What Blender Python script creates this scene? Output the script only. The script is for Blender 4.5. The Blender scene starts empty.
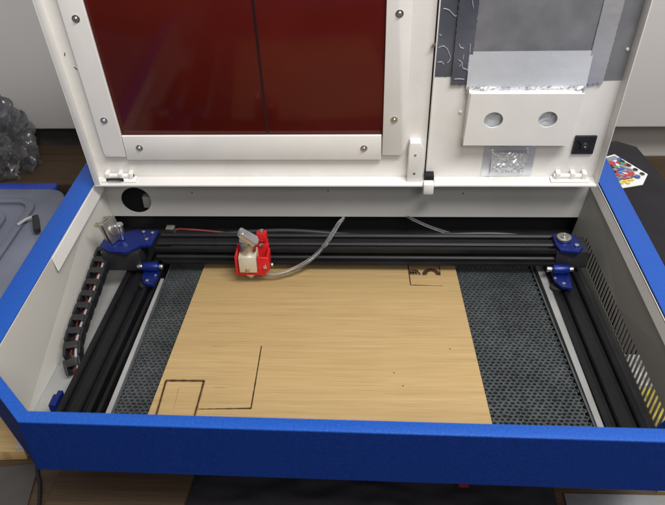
import bpy, bmesh, math, random
from mathutils import Vector, Matrix, noise
random.seed(7)
S = bpy.context.scene
COL = S.collection
V = Vector

# ------------------------------------------------------------------ materials
def mat(name, base, rough=0.5, metal=0.0, var=0.06, vscale=30.0, bump=0.0, bscale=300.0,
        stretch=(1, 1, 1), coat=0.0, trans=0.0, ior=1.45, alpha=1.0, spec=0.5, rvar=0.08, dirt_or_haze=0.0, dirt_or_haze_col=(0.08, 0.06, 0.04)):
    m = bpy.data.materials.new(name); m.use_nodes = True
    nt = m.node_tree; b = nt.nodes['Principled BSDF']
    b.inputs['Roughness'].default_value = rough; b.inputs['Metallic'].default_value = metal
    b.inputs['IOR'].default_value = ior; b.inputs['Alpha'].default_value = alpha
    b.inputs['Coat Weight'].default_value = coat; b.inputs['Coat Roughness'].default_value = 0.08
    b.inputs['Transmission Weight'].default_value = trans
    b.inputs['Specular IOR Level'].default_value = spec
    tc = nt.nodes.new('ShaderNodeTexCoord'); mp = nt.nodes.new('ShaderNodeMapping')
    mp.inputs['Scale'].default_value = stretch
    nt.links.new(tc.outputs['Object'], mp.inputs['Vector'])
    n = nt.nodes.new('ShaderNodeTexNoise'); n.inputs['Scale'].default_value = vscale; n.inputs['Detail'].default_value = 6
    nt.links.new(mp.outputs[0], n.inputs['Vector'])
    r = nt.nodes.new('ShaderNodeValToRGB')
    r.color_ramp.elements[0].position = 0.3; r.color_ramp.elements[1].position = 0.7
    lo = [max(0, c * (1 - var)) for c in base]; hi = [min(1, c * (1 + var)) for c in base]
    r.color_ramp.elements[0].color = (*lo, 1); r.color_ramp.elements[1].color = (*hi, 1)
    nt.links.new(n.outputs['Fac'], r.inputs['Fac'])
    last = r.outputs['Color']
    if dirt_or_haze > 0:
        n3 = nt.nodes.new('ShaderNodeTexNoise'); n3.inputs['Scale'].default_value = vscale * 0.4; n3.inputs['Detail'].default_value = 10
        n3.inputs['Roughness'].default_value = 0.7
        nt.links.new(tc.outputs['Object'], n3.inputs['Vector'])
        r3 = nt.nodes.new('ShaderNodeValToRGB'); r3.color_ramp.elements[0].position = 0.52; r3.color_ramp.elements[1].position = 0.78
        r3.color_ramp.elements[0].color = (0, 0, 0, 1); r3.color_ramp.elements[1].color = (dirt_or_haze, dirt_or_haze, dirt_or_haze, 1)
        nt.links.new(n3.outputs['Fac'], r3.inputs['Fac'])
        mx = nt.nodes.new('ShaderNodeMix'); mx.data_type = 'RGBA'
        nt.links.new(r3.outputs['Color'], mx.inputs['Factor']); nt.links.new(last, mx.inputs['A'])
        mx.inputs['B'].default_value = (*dirt_or_haze_col, 1)
        last = mx.outputs['Result']
    nt.links.new(last, b.inputs['Base Color'])
    mr = nt.nodes.new('ShaderNodeMapRange'); mr.inputs['To Min'].default_value = max(0.02, rough - rvar); mr.inputs['To Max'].default_value = min(1, rough + rvar)
    nt.links.new(n.outputs['Fac'], mr.inputs['Value']); nt.links.new(mr.outputs[0], b.inputs['Roughness'])
    if bump > 0:
        n2 = nt.nodes.new('ShaderNodeTexNoise'); n2.inputs['Scale'].default_value = bscale; n2.inputs['Detail'].default_value = 3
        nt.links.new(mp.outputs[0], n2.inputs['Vector'])
        bp = nt.nodes.new('ShaderNodeBump'); bp.inputs['Strength'].default_value = bump; bp.inputs['Distance'].default_value = 0.001
        nt.links.new(n2.outputs['Fac'], bp.inputs['Height']); nt.links.new(bp.outputs[0], b.inputs['Normal'])
    return m

def wood_mat(name, c1, c2, c3, along='X', rough=0.5):
    m = bpy.data.materials.new(name); m.use_nodes = True
    nt = m.node_tree; b = nt.nodes['Principled BSDF']; b.inputs['Roughness'].default_value = rough
    tc = nt.nodes.new('ShaderNodeTexCoord')
    def layer(sc, scale, det):
        mp = nt.nodes.new('ShaderNodeMapping'); mp.inputs['Scale'].default_value = sc
        n = nt.nodes.new('ShaderNodeTexNoise'); n.inputs['Scale'].default_value = scale; n.inputs['Detail'].default_value = det
        n.inputs['Distortion'].default_value = 0.25
        nt.links.new(tc.outputs['Object'], mp.inputs[0]); nt.links.new(mp.outputs[0], n.inputs['Vector']); return n
    if along == 'X': a, bb = (1.0, 50, 1), (3.5, 360, 1)
    else: a, bb = (26, 1.2, 1), (210, 5, 1)
    n1 = layer(a, 3.0, 4); n2 = layer(bb, 4.0, 3)
    r1 = nt.nodes.new('ShaderNodeValToRGB'); e = r1.color_ramp.elements
    e[0].position = 0.3; e[0].color = (*c2, 1); e[1].position = 0.72; e[1].color = (*c1, 1)
    nt.links.new(n1.outputs['Fac'], r1.inputs['Fac'])
    r2 = nt.nodes.new('ShaderNodeValToRGB'); e = r2.color_ramp.elements
    e[0].position = 0.36; e[0].color = (0.55, 0.55, 0.55, 1); e[1].position = 0.52; e[1].color = (0, 0, 0, 1)
    nt.links.new(n2.outputs['Fac'], r2.inputs['Fac'])
    mx = nt.nodes.new('ShaderNodeMix'); mx.data_type = 'RGBA'
    nt.links.new(r2.outputs['Color'], mx.inputs['Factor']); nt.links.new(r1.outputs['Color'], mx.inputs['A']); mx.inputs['B'].default_value = (*c3, 1)
    nt.links.new(mx.outputs['Result'], b.inputs['Base Color'])
    bp = nt.nodes.new('ShaderNodeBump'); bp.inputs['Strength'].default_value = 0.12; bp.inputs['Distance'].default_value = 0.0005
    nt.links.new(n2.outputs['Fac'], bp.inputs['Height']); nt.links.new(bp.outputs[0], b.inputs['Normal'])
    return m

def foil_mat(name, base, rough, bump, bscale, dark=0.5, vs=14, metal=0.5):
    m = mat(name, base, rough, metal, var=dark, vscale=vs, bump=bump, bscale=bscale, rvar=0.12)
    return m

M = {}
M['blue'] = mat('blue powder coat', (0.009, 0.085, 0.43), 0.42, var=0.16, vscale=420, bump=0.35, bscale=700, dirt_or_haze=0.16, dirt_or_haze_col=(0.03, 0.06, 0.2))
M['navy'] = mat('blue powder coat front', (0.0020, 0.022, 0.155), 0.6, var=0.20, vscale=420, bump=0.3, bscale=800, dirt_or_haze=0.14, dirt_or_haze_col=(0.006, 0.022, 0.10), spec=0.2)
M['white'] = mat('white powder coat', (0.82, 0.80, 0.77), 0.42, var=0.03, vscale=22, bump=0.10, bscale=500, dirt_or_haze=0.32, dirt_or_haze_col=(0.5, 0.46, 0.40))
M['plate'] = mat('white painted strip', (0.84, 0.82, 0.79), 0.38, var=0.03, vscale=26, bump=0.07, bscale=500, dirt_or_haze=0.14, dirt_or_haze_col=(0.5, 0.45, 0.38))
M['inner'] = mat('cream inner wall paint', (0.64, 0.62, 0.57), 0.5, var=0.06, vscale=6, bump=0.08, bscale=400, dirt_or_haze=0.45, dirt_or_haze_col=(0.36, 0.33, 0.28))
M['innerback'] = mat('darker back wall paint', (0.45, 0.44, 0.425), 0.5, var=0.06, vscale=6, bump=0.08, bscale=400, dirt_or_haze=0.5, dirt_or_haze_col=(0.31, 0.29, 0.26))  # back wall base set darker than the left wall's
M['innerright'] = mat('shaded right wall paint', (0.35, 0.34, 0.31), 0.5, var=0.06, vscale=6, bump=0.08, bscale=400, dirt_or_haze=0.5, dirt_or_haze_col=(0.3, 0.27, 0.22))  # darker copy of the cream wall paint, right wall's shade put into colour
M['tray'] = mat('grey painted tray', (0.30, 0.30, 0.295), 0.5, 0.0, var=0.15, vscale=20, bump=0.05, bscale=200, dirt_or_haze=0.3, dirt_or_haze_col=(0.15, 0.14, 0.13))
M['black'] = mat('black anodised aluminium', (0.0085, 0.0085, 0.010), 0.46, 0.0, var=0.25, vscale=30, bump=0.04, bscale=300, stretch=(1, 1, 1), dirt_or_haze=0.12, dirt_or_haze_col=(0.03, 0.027, 0.024), spec=0.28)
M['void'] = mat('dark compartment', (0.012, 0.011, 0.012), 0.8)
M['bplastic'] = mat('black plastic', (0.018, 0.018, 0.021), 0.42, var=0.2, dirt_or_haze=0.2, dirt_or_haze_col=(0.06, 0.055, 0.05))
M['anoblue'] = mat('blue anodised plate', (0.006, 0.018, 0.15), 0.32, 0.35, var=0.15, vscale=40)
M['steel'] = mat('bright steel', (0.52, 0.51, 0.49), 0.36, 1.0, var=0.15, vscale=60)
M['chrome'] = mat('chrome', (0.66, 0.68, 0.72), 0.26, 1.0, var=0.1, vscale=60)
M['brass'] = mat('brass', (0.62, 0.50, 0.26), 0.3, 1.0, var=0.15)
M['alum'] = mat('cast beige aluminium', (0.66, 0.61, 0.50), 0.42, 0.45, var=0.08, vscale=80, bump=0.1, bscale=600)
M['red'] = mat('red anodised bracket', (0.60, 0.014, 0.016), 0.36, 0.2, var=0.12, vscale=60)
M['redwire'] = mat('red wire', (0.14, 0.012, 0.012), 0.5)
M['greywire'] = mat('grey wire', (0.35, 0.35, 0.35), 0.5)
M['acryl'] = mat('dark red acrylic', (0.098, 0.0100, 0.0070), 0.12, var=0.22, vscale=5, coat=0.0, dirt_or_haze=0.45, dirt_or_haze_col=(0.165, 0.030, 0.020), rvar=0.05, spec=0.22)  # lighter mottle is reflection haze put into the acrylic's colour
M['stripe'] = mat('dark seam', (0.02, 0.004, 0.004), 0.5)
M['foil'] = foil_mat('aluminium foil', (0.70, 0.72, 0.76), 0.33, 0.30, 110, 0.16, 10, 0.6)
M['crease'] = mat('foil crease glint', (0.85, 0.86, 0.88), 0.5, 0.2)
M['foildark'] = foil_mat('brushed aluminium sheet', (0.33, 0.335, 0.36), 0.45, 0.10, 500, 0.12, 40)
M['foilblue'] = foil_mat('bluish foil tape', (0.16, 0.17, 0.215), 0.40, 0.3, 60, 0.25)
M['ply'] = wood_mat('plywood veneer', (0.515, 0.362, 0.168), (0.44, 0.298, 0.130), (0.31, 0.195, 0.080), 'X', 0.52)
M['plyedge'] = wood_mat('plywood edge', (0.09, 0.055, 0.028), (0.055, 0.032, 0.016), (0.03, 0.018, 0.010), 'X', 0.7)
M['burn'] = mat('laser burnt wood', (0.05, 0.024, 0.010), 0.85, var=0.5, vscale=200)
M['halo'] = mat('brown scorch halo', (0.37, 0.235, 0.095), 0.8, var=0.2, vscale=90)
M['scorch'] = mat('light scorch', (0.30, 0.18, 0.075), 0.8, var=0.3, vscale=300)
M['comb'] = mat('honeycomb aluminium', (0.088, 0.098, 0.102), 0.5, 0.45, var=0.25, vscale=25, dirt_or_haze=0.25, dirt_or_haze_col=(0.04, 0.04, 0.04))
M['table'] = wood_mat('brown worktop', (0.095, 0.062, 0.030), (0.06, 0.038, 0.019), (0.03, 0.018, 0.009), 'X', 0.55)
M['wall'] = mat('grey room wall', (0.46, 0.44, 0.41), 0.8, var=0.06, vscale=3, bump=0.1, bscale=80)
M['board'] = mat('white board', (0.64, 0.615, 0.60), 0.55, var=0.04, vscale=2.5, dirt_or_haze=0.08, dirt_or_haze_col=(0.4, 0.37, 0.34))
M['bin'] = mat('translucent grey plastic', (0.165, 0.18, 0.235), 0.28, var=0.2, vscale=8, bump=0.12, bscale=60, trans=0.12, dirt_or_haze=0.4, dirt_or_haze_col=(0.34, 0.36, 0.43))
M['binblue'] = mat('blue plastic', (0.02, 0.05, 0.35), 0.35)
M['bag'] = mat('crumpled clear plastic', (0.46, 0.47, 0.50), 0.10, var=0.4, vscale=40, bump=0.6, bscale=120, trans=0.88, coat=1.0, ior=1.18, rvar=0.05)
M['cloth'] = mat('black cloth', (0.014, 0.012, 0.016), 0.85, var=0.3, vscale=30, bump=0.4, bscale=300)
M['navycloth'] = mat('navy cloth', (0.010, 0.012, 0.035), 0.7, var=0.3, vscale=30, bump=0.4, bscale=300)
M['paper'] = mat('white paper', (0.80, 0.80, 0.80), 0.5, var=0.02)
M['cardgrey'] = mat('grey card and wall shade', (0.07, 0.065, 0.06), 0.8, var=0.15, vscale=20)
M['yellow'] = mat('yellow card', (0.42, 0.34, 0.06), 0.6, var=0.5, vscale=60)
M['greycarton'] = mat('dull white carton', (0.36, 0.36, 0.35), 0.6, var=0.6, vscale=70)
M['tube'] = mat('clear silicone tube', (0.86, 0.86, 0.86), 0.08, trans=0.93, ior=1.33, rvar=0.03)
for n_, c_ in (('ink_red', (0.5, 0.05, 0.05)), ('ink_green', (0.05, 0.3, 0.12)), ('ink_blue', (0.05, 0.12, 0.4)), ('ink_yellow', (0.75, 0.6, 0.03)), ('ink_black', (0.015, 0.015, 0.02)), ('ink_grey', (0.25, 0.27, 0.32))):
    M[n_] = mat(n_, c_, 0.4)

# ------------------------------------------------------------------ mesh helpers
class MB:
    def __init__(s): s.bm = bmesh.new()
    def _merge(s, t, mtx=None, mi=0):
        if mtx is not None: bmesh.ops.transform(t, matrix=mtx, verts=t.verts)
        for f in t.faces: f.material_index = mi
        me = bpy.data.meshes.new('tmp'); t.to_mesh(me); t.free()
        s.bm.from_mesh(me); bpy.data.meshes.remove(me); return s
    def box(s, x0, x1, y0, y1, z0, z1, bev=0.0, mtx=None, mi=0, seg=2):
        t = bmesh.new(); bmesh.ops.create_cube(t, size=1)
        for v in t.verts: v.co = V(((x0 + x1) / 2 + v.co.x * (x1 - x0), (y0 + y1) / 2 + v.co.y * (y1 - y0), (z0 + z1) / 2 + v.co.z * (z1 - z0)))
        if bev: bmesh.ops.bevel(t, geom=list(t.edges), offset=bev, segments=seg, affect='EDGES', profile=0.5)
        return s._merge(t, mtx, mi)
    def cyl(s, p0, p1, r0, r1=None, seg=20, bev=0.0, mi=0, mtx=None):
        r1 = r0 if r1 is None else r1
        p0, p1 = V(p0), V(p1); d = p1 - p0
        t = bmesh.new(); bmesh.ops.create_cone(t, cap_ends=True, segments=seg, radius1=r0, radius2=r1, depth=d.length)
        if bev:
            es = [e for e in t.edges if any(len(f.verts) > 4 for f in e.link_faces)]
            bmesh.ops.bevel(t, geom=es, offset=bev, segments=2, affect='EDGES', profile=0.5)
        q = V((0, 0, 1)).rotation_difference(d.normalized())
        m = Matrix.Translation((p0 + p1) / 2) @ q.to_matrix().to_4x4()
        if mtx is not None: m = mtx @ m
        return s._merge(t, m, mi)
    def sphere(s, c, r, sc=(1, 1, 1), mi=0, seg=14):
        t = bmesh.new(); bmesh.ops.create_uvsphere(t, u_segments=seg, v_segments=seg // 2 + 1, radius=r)
        return s._merge(t, Matrix.Translation(V(c)) @ Matrix.Diagonal((*sc, 1)), mi)
    def tube(s, pts, r, seg=10, mi=0):
        pts = [V(p) for p in pts]; t = bmesh.new(); rings = []
        up = V((0, 0, 1))
        for i, p in enumerate(pts):
            d = (pts[min(i + 1, len(pts) - 1)] - pts[max(i - 1, 0)]).normalized()
            a = d.cross(up); a = a.normalized() if a.length > 1e-4 else V((1, 0, 0)); b = d.cross(a)
            rings.append([t.verts.new(p + (a * math.cos(k * 2 * math.pi / seg) + b * math.sin(k * 2 * math.pi / seg)) * r) for k in range(seg)])
        for i in range(len(rings) - 1):
            for k in range(seg): t.faces.new((rings[i][k], rings[i][(k + 1) % seg], rings[i + 1][(k + 1) % seg], rings[i + 1][k]))
        t.faces.new(rings[0]); t.faces.new(rings[-1])
        return s._merge(t, None, mi)
    def plate(s, outer, holes, h0, h1, mtx=None, mi=0, bev=0.0):
        """flat outline with holes in local XY, extruded h0..h1 along local Z"""
        t = bmesh.new(); es = []
        for loop in [outer] + holes:
            vs = [t.verts.new((p[0], p[1], h1)) for p in loop]
            es += [t.edges.new((vs[i], vs[(i + 1) % len(vs)])) for i in range(len(vs))]
        bmesh.ops.triangle_fill(t, use_beauty=True, edges=es)
        bmesh.ops.dissolve_limit(t, angle_limit=0.01, verts=t.verts, edges=t.edges) if not holes else None
        g = bmesh.ops.extrude_face_region(t, geom=list(t.faces))
        for v in [e for e in g['geom'] if isinstance(e, bmesh.types.BMVert)]: v.co.z = h0
        bmesh.ops.recalc_face_normals(t, faces=t.faces)
        if bev:
            es = [e for e in t.edges if len(e.link_faces) == 2 and abs(e.link_faces[0].normal.dot(e.link_faces[1].normal)) < 0.5 and abs(e.verts[0].co.z - e.verts[1].co.z) < 1e-6]
            bmesh.ops.bevel(t, geom=es, offset=bev, segments=2, affect='EDGES', profile=0.5)
        return s._merge(t, mtx, mi)
    def quad(s, pts, mi=0):
        f = s.bm.faces.new([s.bm.verts.new(p) for p in pts]); f.material_index = mi; return s
    def build(s, name, m, parent=None, smooth=35):
        bmesh.ops.recalc_face_normals(s.bm, faces=s.bm.faces)
        me = bpy.data.meshes.new(name); s.bm.to_mesh(me); s.bm.free()
        for k in (m if isinstance(m, (list, tuple)) else [m]): me.materials.append(k if not isinstance(k, str) else M[k])
        if smooth:
            me.shade_smooth()
            me.set_sharp_from_angle(angle=math.radians(smooth))
        o = bpy.data.objects.new(name, me); COL.objects.link(o)
        if parent: o.parent = parent
        return o

def empty(name, loc=(0, 0, 0), parent=None):
    o = bpy.data.objects.new(name, None); COL.objects.link(o); o.location = loc
    if parent: o.parent = parent
    return o
def tag(o, label=None, cat=None, group=None, kind=None):
    if label: o['label'] = label
    if cat: o['category'] = cat
    if group: o['group'] = group
    if kind: o['kind'] = kind
    return o
def circle(cx, cy, r, n=32, ry=None): return [(cx + r * math.cos(2 * math.pi * k / n), cy + (ry or r) * math.sin(2 * math.pi * k / n)) for k in range(n)]
def rect(x0, x1, y0, y1): return [(x0, y0), (x1, y0), (x1, y1), (x0, y1)]
def spline(pts, n=10):
    pts = [V(p) for p in pts]; out = []; P = [pts[0]] + pts + [pts[-1]]
    for i in range(1, len(P) - 2):
        for k in range(n):
            t = k / n; a, b, c, d = P[i - 1], P[i], P[i + 1], P[i + 2]
            out.append(0.5 * ((2 * b) + (c - a) * t + (2 * a - 5 * b + 4 * c - d) * t * t + (3 * b - a - 3 * c + d) * t ** 3))
    out.append(pts[-1]); return out
YZ = Matrix(((0, 0, 1, 0), (1, 0, 0, 0), (0, 1, 0, 0), (0, 0, 0, 1)))   # local (x,y,z) -> world (z', x', y') : outline in Y,Z, thickness along X
XZ = Matrix(((1, 0, 0, 0), (0, 0, 1, 0), (0, 1, 0, 0), (0, 0, 0, 1)))   # outline in X,Z, thickness along Y

TZ = -0.12     # worktop height

# ================================================================== THE MACHINE
eng = empty('laser_engraver', (0, 0.62, TZ))
tag(eng, 'open blue and white laser engraving machine with raised lid and dark red window', 'laser engraver')
ORG = V((0, 0.62, TZ))
def part(mb, name, m, parent=None, smooth=35):
    """part of the machine: mesh in world coordinates, re-based on the machine's origin"""
    bmesh.ops.translate(mb.bm, verts=mb.bm.verts, vec=-ORG)
    return mb.build(name, m, parent or eng, smooth)

inner = [(-0.268, 0.4145), (0.292, 0.4065), (0.329, 0.446), (0.329, 0.822), (-0.329, 0.822), (-0.329, 0.474)]
outer = [(-0.272, 0.4020), (0.297, 0.3925), (0.355, 0.4540), (0.355, 0.90), (-0.357, 0.90), (-0.357, 0.4860)]
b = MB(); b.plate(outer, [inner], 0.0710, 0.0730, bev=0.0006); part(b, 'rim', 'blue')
random.seed(7)
# outer skirts
def skirt(p, q, z0, z1, th=0.002, name='side_panel', m='blue'):
    p, q = V((*p, 0)), V((*q, 0)); d = (q - p); L = d.length; d.normalize()
    ang = math.atan2(d.y, d.x)
    b = MB(); b.box(0.0002, L - 0.0002, 0.0001, th, z0, z1, 0.0005, Matrix.Translation(p) @ Matrix.Rotation(ang, 4, 'Z'))
    return part(b, name, m)
# front: shallow blue fascia with its two cut corners
b = MB()
for p, q in ((outer[5], outer[0]), (outer[0], outer[1]), (outer[1], outer[2])):
    pp, qq = V((*p, 0)), V((*q, 0)); d = qq - pp; L = d.length; ang = math.atan2(d.y, d.x)
    b.box(0.0, L, 0.0001, 0.002, 0.0062, 0.0708, 0.0, Matrix.Translation(pp) @ Matrix.Rotation(ang, 4, 'Z'))
b.plate([(-0.270, 0.4044), (0.296, 0.3950), (0.3530, 0.4560), (0.3530, 0.50), (0.30, 0.456), (-0.30, 0.456), (-0.354, 0.50), (-0.354, 0.4880)], [], 0.0042, 0.0060)
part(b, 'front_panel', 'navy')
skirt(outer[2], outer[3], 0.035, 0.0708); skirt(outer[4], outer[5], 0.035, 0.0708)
skirt(outer[3], outer[4], -0.10, 0.0708, name='rear_panel')
# inner walls (sheet metal). left wall, right wall with louvre slots, back wall with exhaust hole, hidden front wall
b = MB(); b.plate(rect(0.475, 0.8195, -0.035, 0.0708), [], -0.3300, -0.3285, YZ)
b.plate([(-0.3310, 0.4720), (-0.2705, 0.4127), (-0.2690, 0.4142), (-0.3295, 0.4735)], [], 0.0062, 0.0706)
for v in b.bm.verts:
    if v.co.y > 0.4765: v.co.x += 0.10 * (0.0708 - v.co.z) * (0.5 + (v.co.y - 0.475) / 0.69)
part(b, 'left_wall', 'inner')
slots = []
y = 0.468
while y < 0.775:
    sh = 0.004
    slots.append([(y, -0.0190), (y + 0.0042, -0.0190), (y + 0.0042, 0.0070), (y, 0.0070)]); y += 0.0082
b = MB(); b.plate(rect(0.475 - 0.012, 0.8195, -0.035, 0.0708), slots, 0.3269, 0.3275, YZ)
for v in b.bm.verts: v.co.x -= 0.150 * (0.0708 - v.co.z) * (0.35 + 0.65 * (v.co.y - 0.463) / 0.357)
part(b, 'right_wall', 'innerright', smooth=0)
hole = circle(-0.284, 0.0345, 0.0205, 40)
dots = [circle(x, z, 0.0012, 8) for x, z in ((-0.205, 0.047), (-0.02, 0.050), (0.16, 0.046))]
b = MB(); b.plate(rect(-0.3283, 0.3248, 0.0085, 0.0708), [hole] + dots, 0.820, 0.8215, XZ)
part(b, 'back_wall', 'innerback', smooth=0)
b = MB()
b.box(-0.35, 0.35, 0.8525, 0.854, -0.036, 0.0705)
b.box(-0.35, 0.35, 0.822, 0.852, -0.034, -0.033)
for x in (-0.3510, 0.3501): b.box(x, x + 0.0009, 0.790, 0.854, -0.036, 0.0340)
part(b, 'rear_compartment', 'void')
b = MB(); b.box(-0.281, -0.268, 0.835, 0.846, 0.012, 0.030, 0.001); part(b, 'connector_block', 'greywire')
b = MB(); b.box(-0.3285, 0.3060, 0.457, 0.8195, -0.0375, -0.0355); b.box(-0.30, 0.30, 0.4562, 0.4570, -0.0355, 0.0040)
part(b, 'floor_tray', 'tray')
# folded lips under the rim
for sx, y0, w, nm in ((-1, 0.640, 0.018, 'left'), (1, 0.474, 0.0135, 'right')):
    b = MB(); X = 0.3282 * sx
    pr = [(X, 0.0708), (X - 0.0012 * sx, 0.0708), (X - 0.0042 * sx, 0.0708 - w), (X - 0.0030 * sx, 0.0708 - w)]
    b.plate([(p[0], p[1]) for p in pr], [], y0, 0.8195, Matrix(((1, 0, 0, 0), (0, 0, 1, 0), (0, 1, 0, 0), (0, 0, 0, 1))))
    part(b, 'folded_lip', 'white')
# base plinth + feet
b = MB(); b.box(-0.300, 0.2950, 0.505, 0.895, -0.100, -0.038, 0.002); part(b, 'base', 'navy')
for x in (-0.27, 0.27):
    for yy in (0.54, 0.86):
        b = MB(); b.cyl((x, yy, TZ), (x, yy, -0.1), 0.017, 0.02); part(b, 'foot', 'bplastic')

# ---- side rails: V-slot extrusion profiles run along Y
def extrusion(b, x0, w, z0, h, y0, y1, n):
    """black slotted extrusion, n slots on top"""
    pts = [(x0, z0), (x0 + w, z0)]
    zt = z0 + h; g = w / n
    pts.append((x0 + w, zt))
    for k in reversed(range(n)):
        c = x0 + g * (k + 0.5)
        pts += [(c + 0.0042, zt), (c + 0.0028, zt - 0.0018), (c + 0.0028, zt - 0.006), (c - 0.0028, zt - 0.006), (c - 0.0028, zt - 0.0018), (c - 0.0042, zt)]
    pts.append((x0, zt))
    b.plate(pts, [], y0, y1, Matrix(((1, 0, 0, 0), (0, 0, 1, 0), (0, 1, 0, 0), (0, 0, 0, 1))))
def turn(b, px, py, a):
    bmesh.ops.rotate(b.bm, verts=b.bm.verts, cent=(px, py, 0), matrix=Matrix.Rotation(a, 3, 'Z'))
b = MB(); extrusion(b, -0.2745, 0.036, -0.0215, 0.020, 0.4590, 0.775, 2); turn(b, -0.2745, 0.700, -0.045); part(b, 'side_rail', 'black', smooth=20)
b = MB(); b.box(-0.2345, -0.2300, 0.462, 0.775, -0.0245, -0.0045, 0.0006); turn(b, -0.2345, 0.700, -0.045); part(b, 'guide_strip', 'black')
b = MB(); extrusion(b, 0.2575, 0.040, -0.0215, 0.020, 0.4590, 0.775, 2); turn(b, 0.2575, 0.660, 0.043); part(b, 'side_rail', 'black', smooth=20)
b = MB(); b.box(0.2978, 0.3060, 0.459, 0.79, -0.0330, -0.0080, 0.0008); turn(b, 0.298, 0.66, 0.043); part(b, 'cable_channel', 'bplastic')
b = MB(); b.plate([(0.2590, 0.459), (0.2650, 0.459), (0.2545, 0.74), (0.2455, 0.74)], [], -0.0240, -0.0045); part(b, 'bed_ledge', 'tray')
b = MB(); b.plate([(-0.2350, 0.459), (-0.2295, 0.459), (-0.2245, 0.70), (-0.2285, 0.70)], [], -0.0240, -0.0060); part(b, 'bed_ledge', 'tray')
b = MB()  # rear cross rail (along X)
b.box(-0.30, 0.306, 0.778, 0.797, -0.0330, -0.010, 0.001); b.box(-0.30, 0.306, 0.7995, 0.817, -0.0330, -0.018, 0.001)
part(b, 'rear_rail', 'black')

# ---- gantry beam (X direction), slotted front and top
def ystrip(pts, x0, x1, b):
    b.plate([(p[0], p[1]) for p in pts], [], x0, x1, YZ)
yf, yb, z0, z1 = 0.711, 0.745, 0.0135, 0.033
prof = [(yf, z0), (yf, z0 + .0062), (yf + .002, z0 + .0078), (yf + .006, z0 + .0078), (yf + .006, z0 + .0132), (yf + .002, z0 + .0132), (yf, z0 + .0148), (yf, z1),
        (yf + .004, z1), (yf + .006, z1 - .002), (yf + .006, z1 - .006), (yf + .012, z1 - .006), (yf + .012, z1 - .002), (yf + .014, z1),
        (yf + .022, z1), (yf + .024, z1 - .002), (yf + .024, z1 - .006), (yf + .030, z1 - .006), (yf + .030, z1 - .002), (yf + .032, z1), (yb, z1), (yb, z0)]
b = MB(); ystrip(prof, -0.232, 0.272, b); part(b, 'gantry_beam', 'black', smooth=20)
b = MB(); b.box(-0.225, 0.262, yf - 0.0045, yf - 0.0004, z0 - .0015, z0 + .0030, 0.0008); part(b, 'linear_guide', 'black')
b = MB(); b.box(-0.215, 0.255, yf + .0068, yf + .0112, z1 - .0056, z1 - .004)
for k in range(120):
    x = -0.212 + k * 0.0039; b.box(x, x + 0.0016, yf + .0068, yf + .0112, z1 - .0040, z1 - .0034)
part(b, 'drive_belt', 'bplastic')
# cables lying on the rear rail
b = MB(); b.tube(spline([(-0.20, 0.765, 0.012), (-0.08, 0.772, 0.018), (0.05, 0.768, 0.012), (0.20, 0.772, 0.014), (0.28, 0.766, 0.005)]), 0.0032)
b.tube(spline([(-0.22, 0.785, 0.0), (-0.05, 0.779, 0.004), (0.1, 0.786, 0.0), (0.27, 0.78, -0.002)]), 0.0028)
part(b, 'cable', 'bplastic')
b = MB(); b.tube(spline([(-0.236, 0.765, 0.010), (-0.222, 0.770, 0.020), (-0.20, 0.782, 0.012), (-0.13, 0.79, 0.0), (-0.09, 0.80, 0.0)]), 0.0014)
part(b, 'red_wire', 'redwire')
b = MB(); b.tube(spline([(0.075, 0.835, 0.006), (0.092, 0.815, 0.0095), (0.115, 0.792, 0.012), (0.140, 0.775, 0.013), (0.175, 0.758, 0.010), (0.21, 0.752, 0.004)]), 0.0020); part(b, 'clear_hose', 'tube')

def bolt(x, y, z, r=0.003, parent=None, m='steel', d=(0, 0, 1)):
    b = MB(); p = V((x, y, z)); d = V(d); b.cyl(p, p + d * 0.0024, r, r * 0.92, 16, 0.0006); b.cyl(p + d * 0.0024, p + d * 0.0027, r * 0.45, r * 0.45, 6)
    return part(b, 'bolt', m, parent)

# ---- left carriage (mirror end)
cl = MB()
cl.plate([(-0.301, 0.712), (-0.288, 0.700), (-0.264, 0.697), (-0.250, 0.711), (-0.236, 0.712), (-0.234, 0.744), (-0.262, 0.746), (-0.280, 0.738), (-0.299, 0.732)], [], 0.0335, 0.038, bev=0.0008)
cl = part(cl, 'carriage_plate', 'anoblue')
for x, y in ((-0.252, 0.738), (-0.244, 0.722), (-0.240, 0.736)): bolt(x, y, 0.0382, 0.0026)
b = MB(); b.box(-0.298, -0.250, 0.702, 0.738, 0.004, 0.0330, 0.002); part(b, 'motor', 'bplastic')
def wheel_bracket(x, sx):
    b = MB()
    b.plate([(x - 0.009, 0.684), (x - 0.003, 0.674), (x + 0.009, 0.671), (x + 0.011, 0.690), (x + 0.011, 0.712), (x - 0.010, 0.712)], [], 0.0028, 0.0072, bev=0.0008)
    part(b, 'wheel_bracket', 'anoblue')
    b = MB(); b.cyl((x - 0.010, 0.700, 0.013), (x + 0.010, 0.700, 0.013), 0.0065, None, 20, 0.0015); part(b, 'drive_pulley', 'anoblue')
    b = MB(); b.cyl((x - 0.017, 0.700, 0.013), (x - 0.0101, 0.700, 0.013), 0.0036, None, 14, 0.0008); part(b, 'pulley_shaft', 'steel')
    b = MB(); b.cyl((x + 0.0101, 0.700, 0.013), (x + 0.0155, 0.700, 0.013), 0.0034, None, 14, 0.0008); part(b, 'pulley_shaft', 'steel')
    bolt(x, 0.678, 0.0073, 0.0026); bolt(x + 0.008 * sx, 0.688, 0.0073, 0.0022)
    b = MB(); b.cyl((x - 0.006, 0.684, 0.0), (x - 0.006, 0.684, -0.007), 0.0075, None, 20, 0.001); part(b, 'roller', 'bplastic')
wheel_bracket(-0.238, 1); wheel_bracket(0.268, -1)
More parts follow.
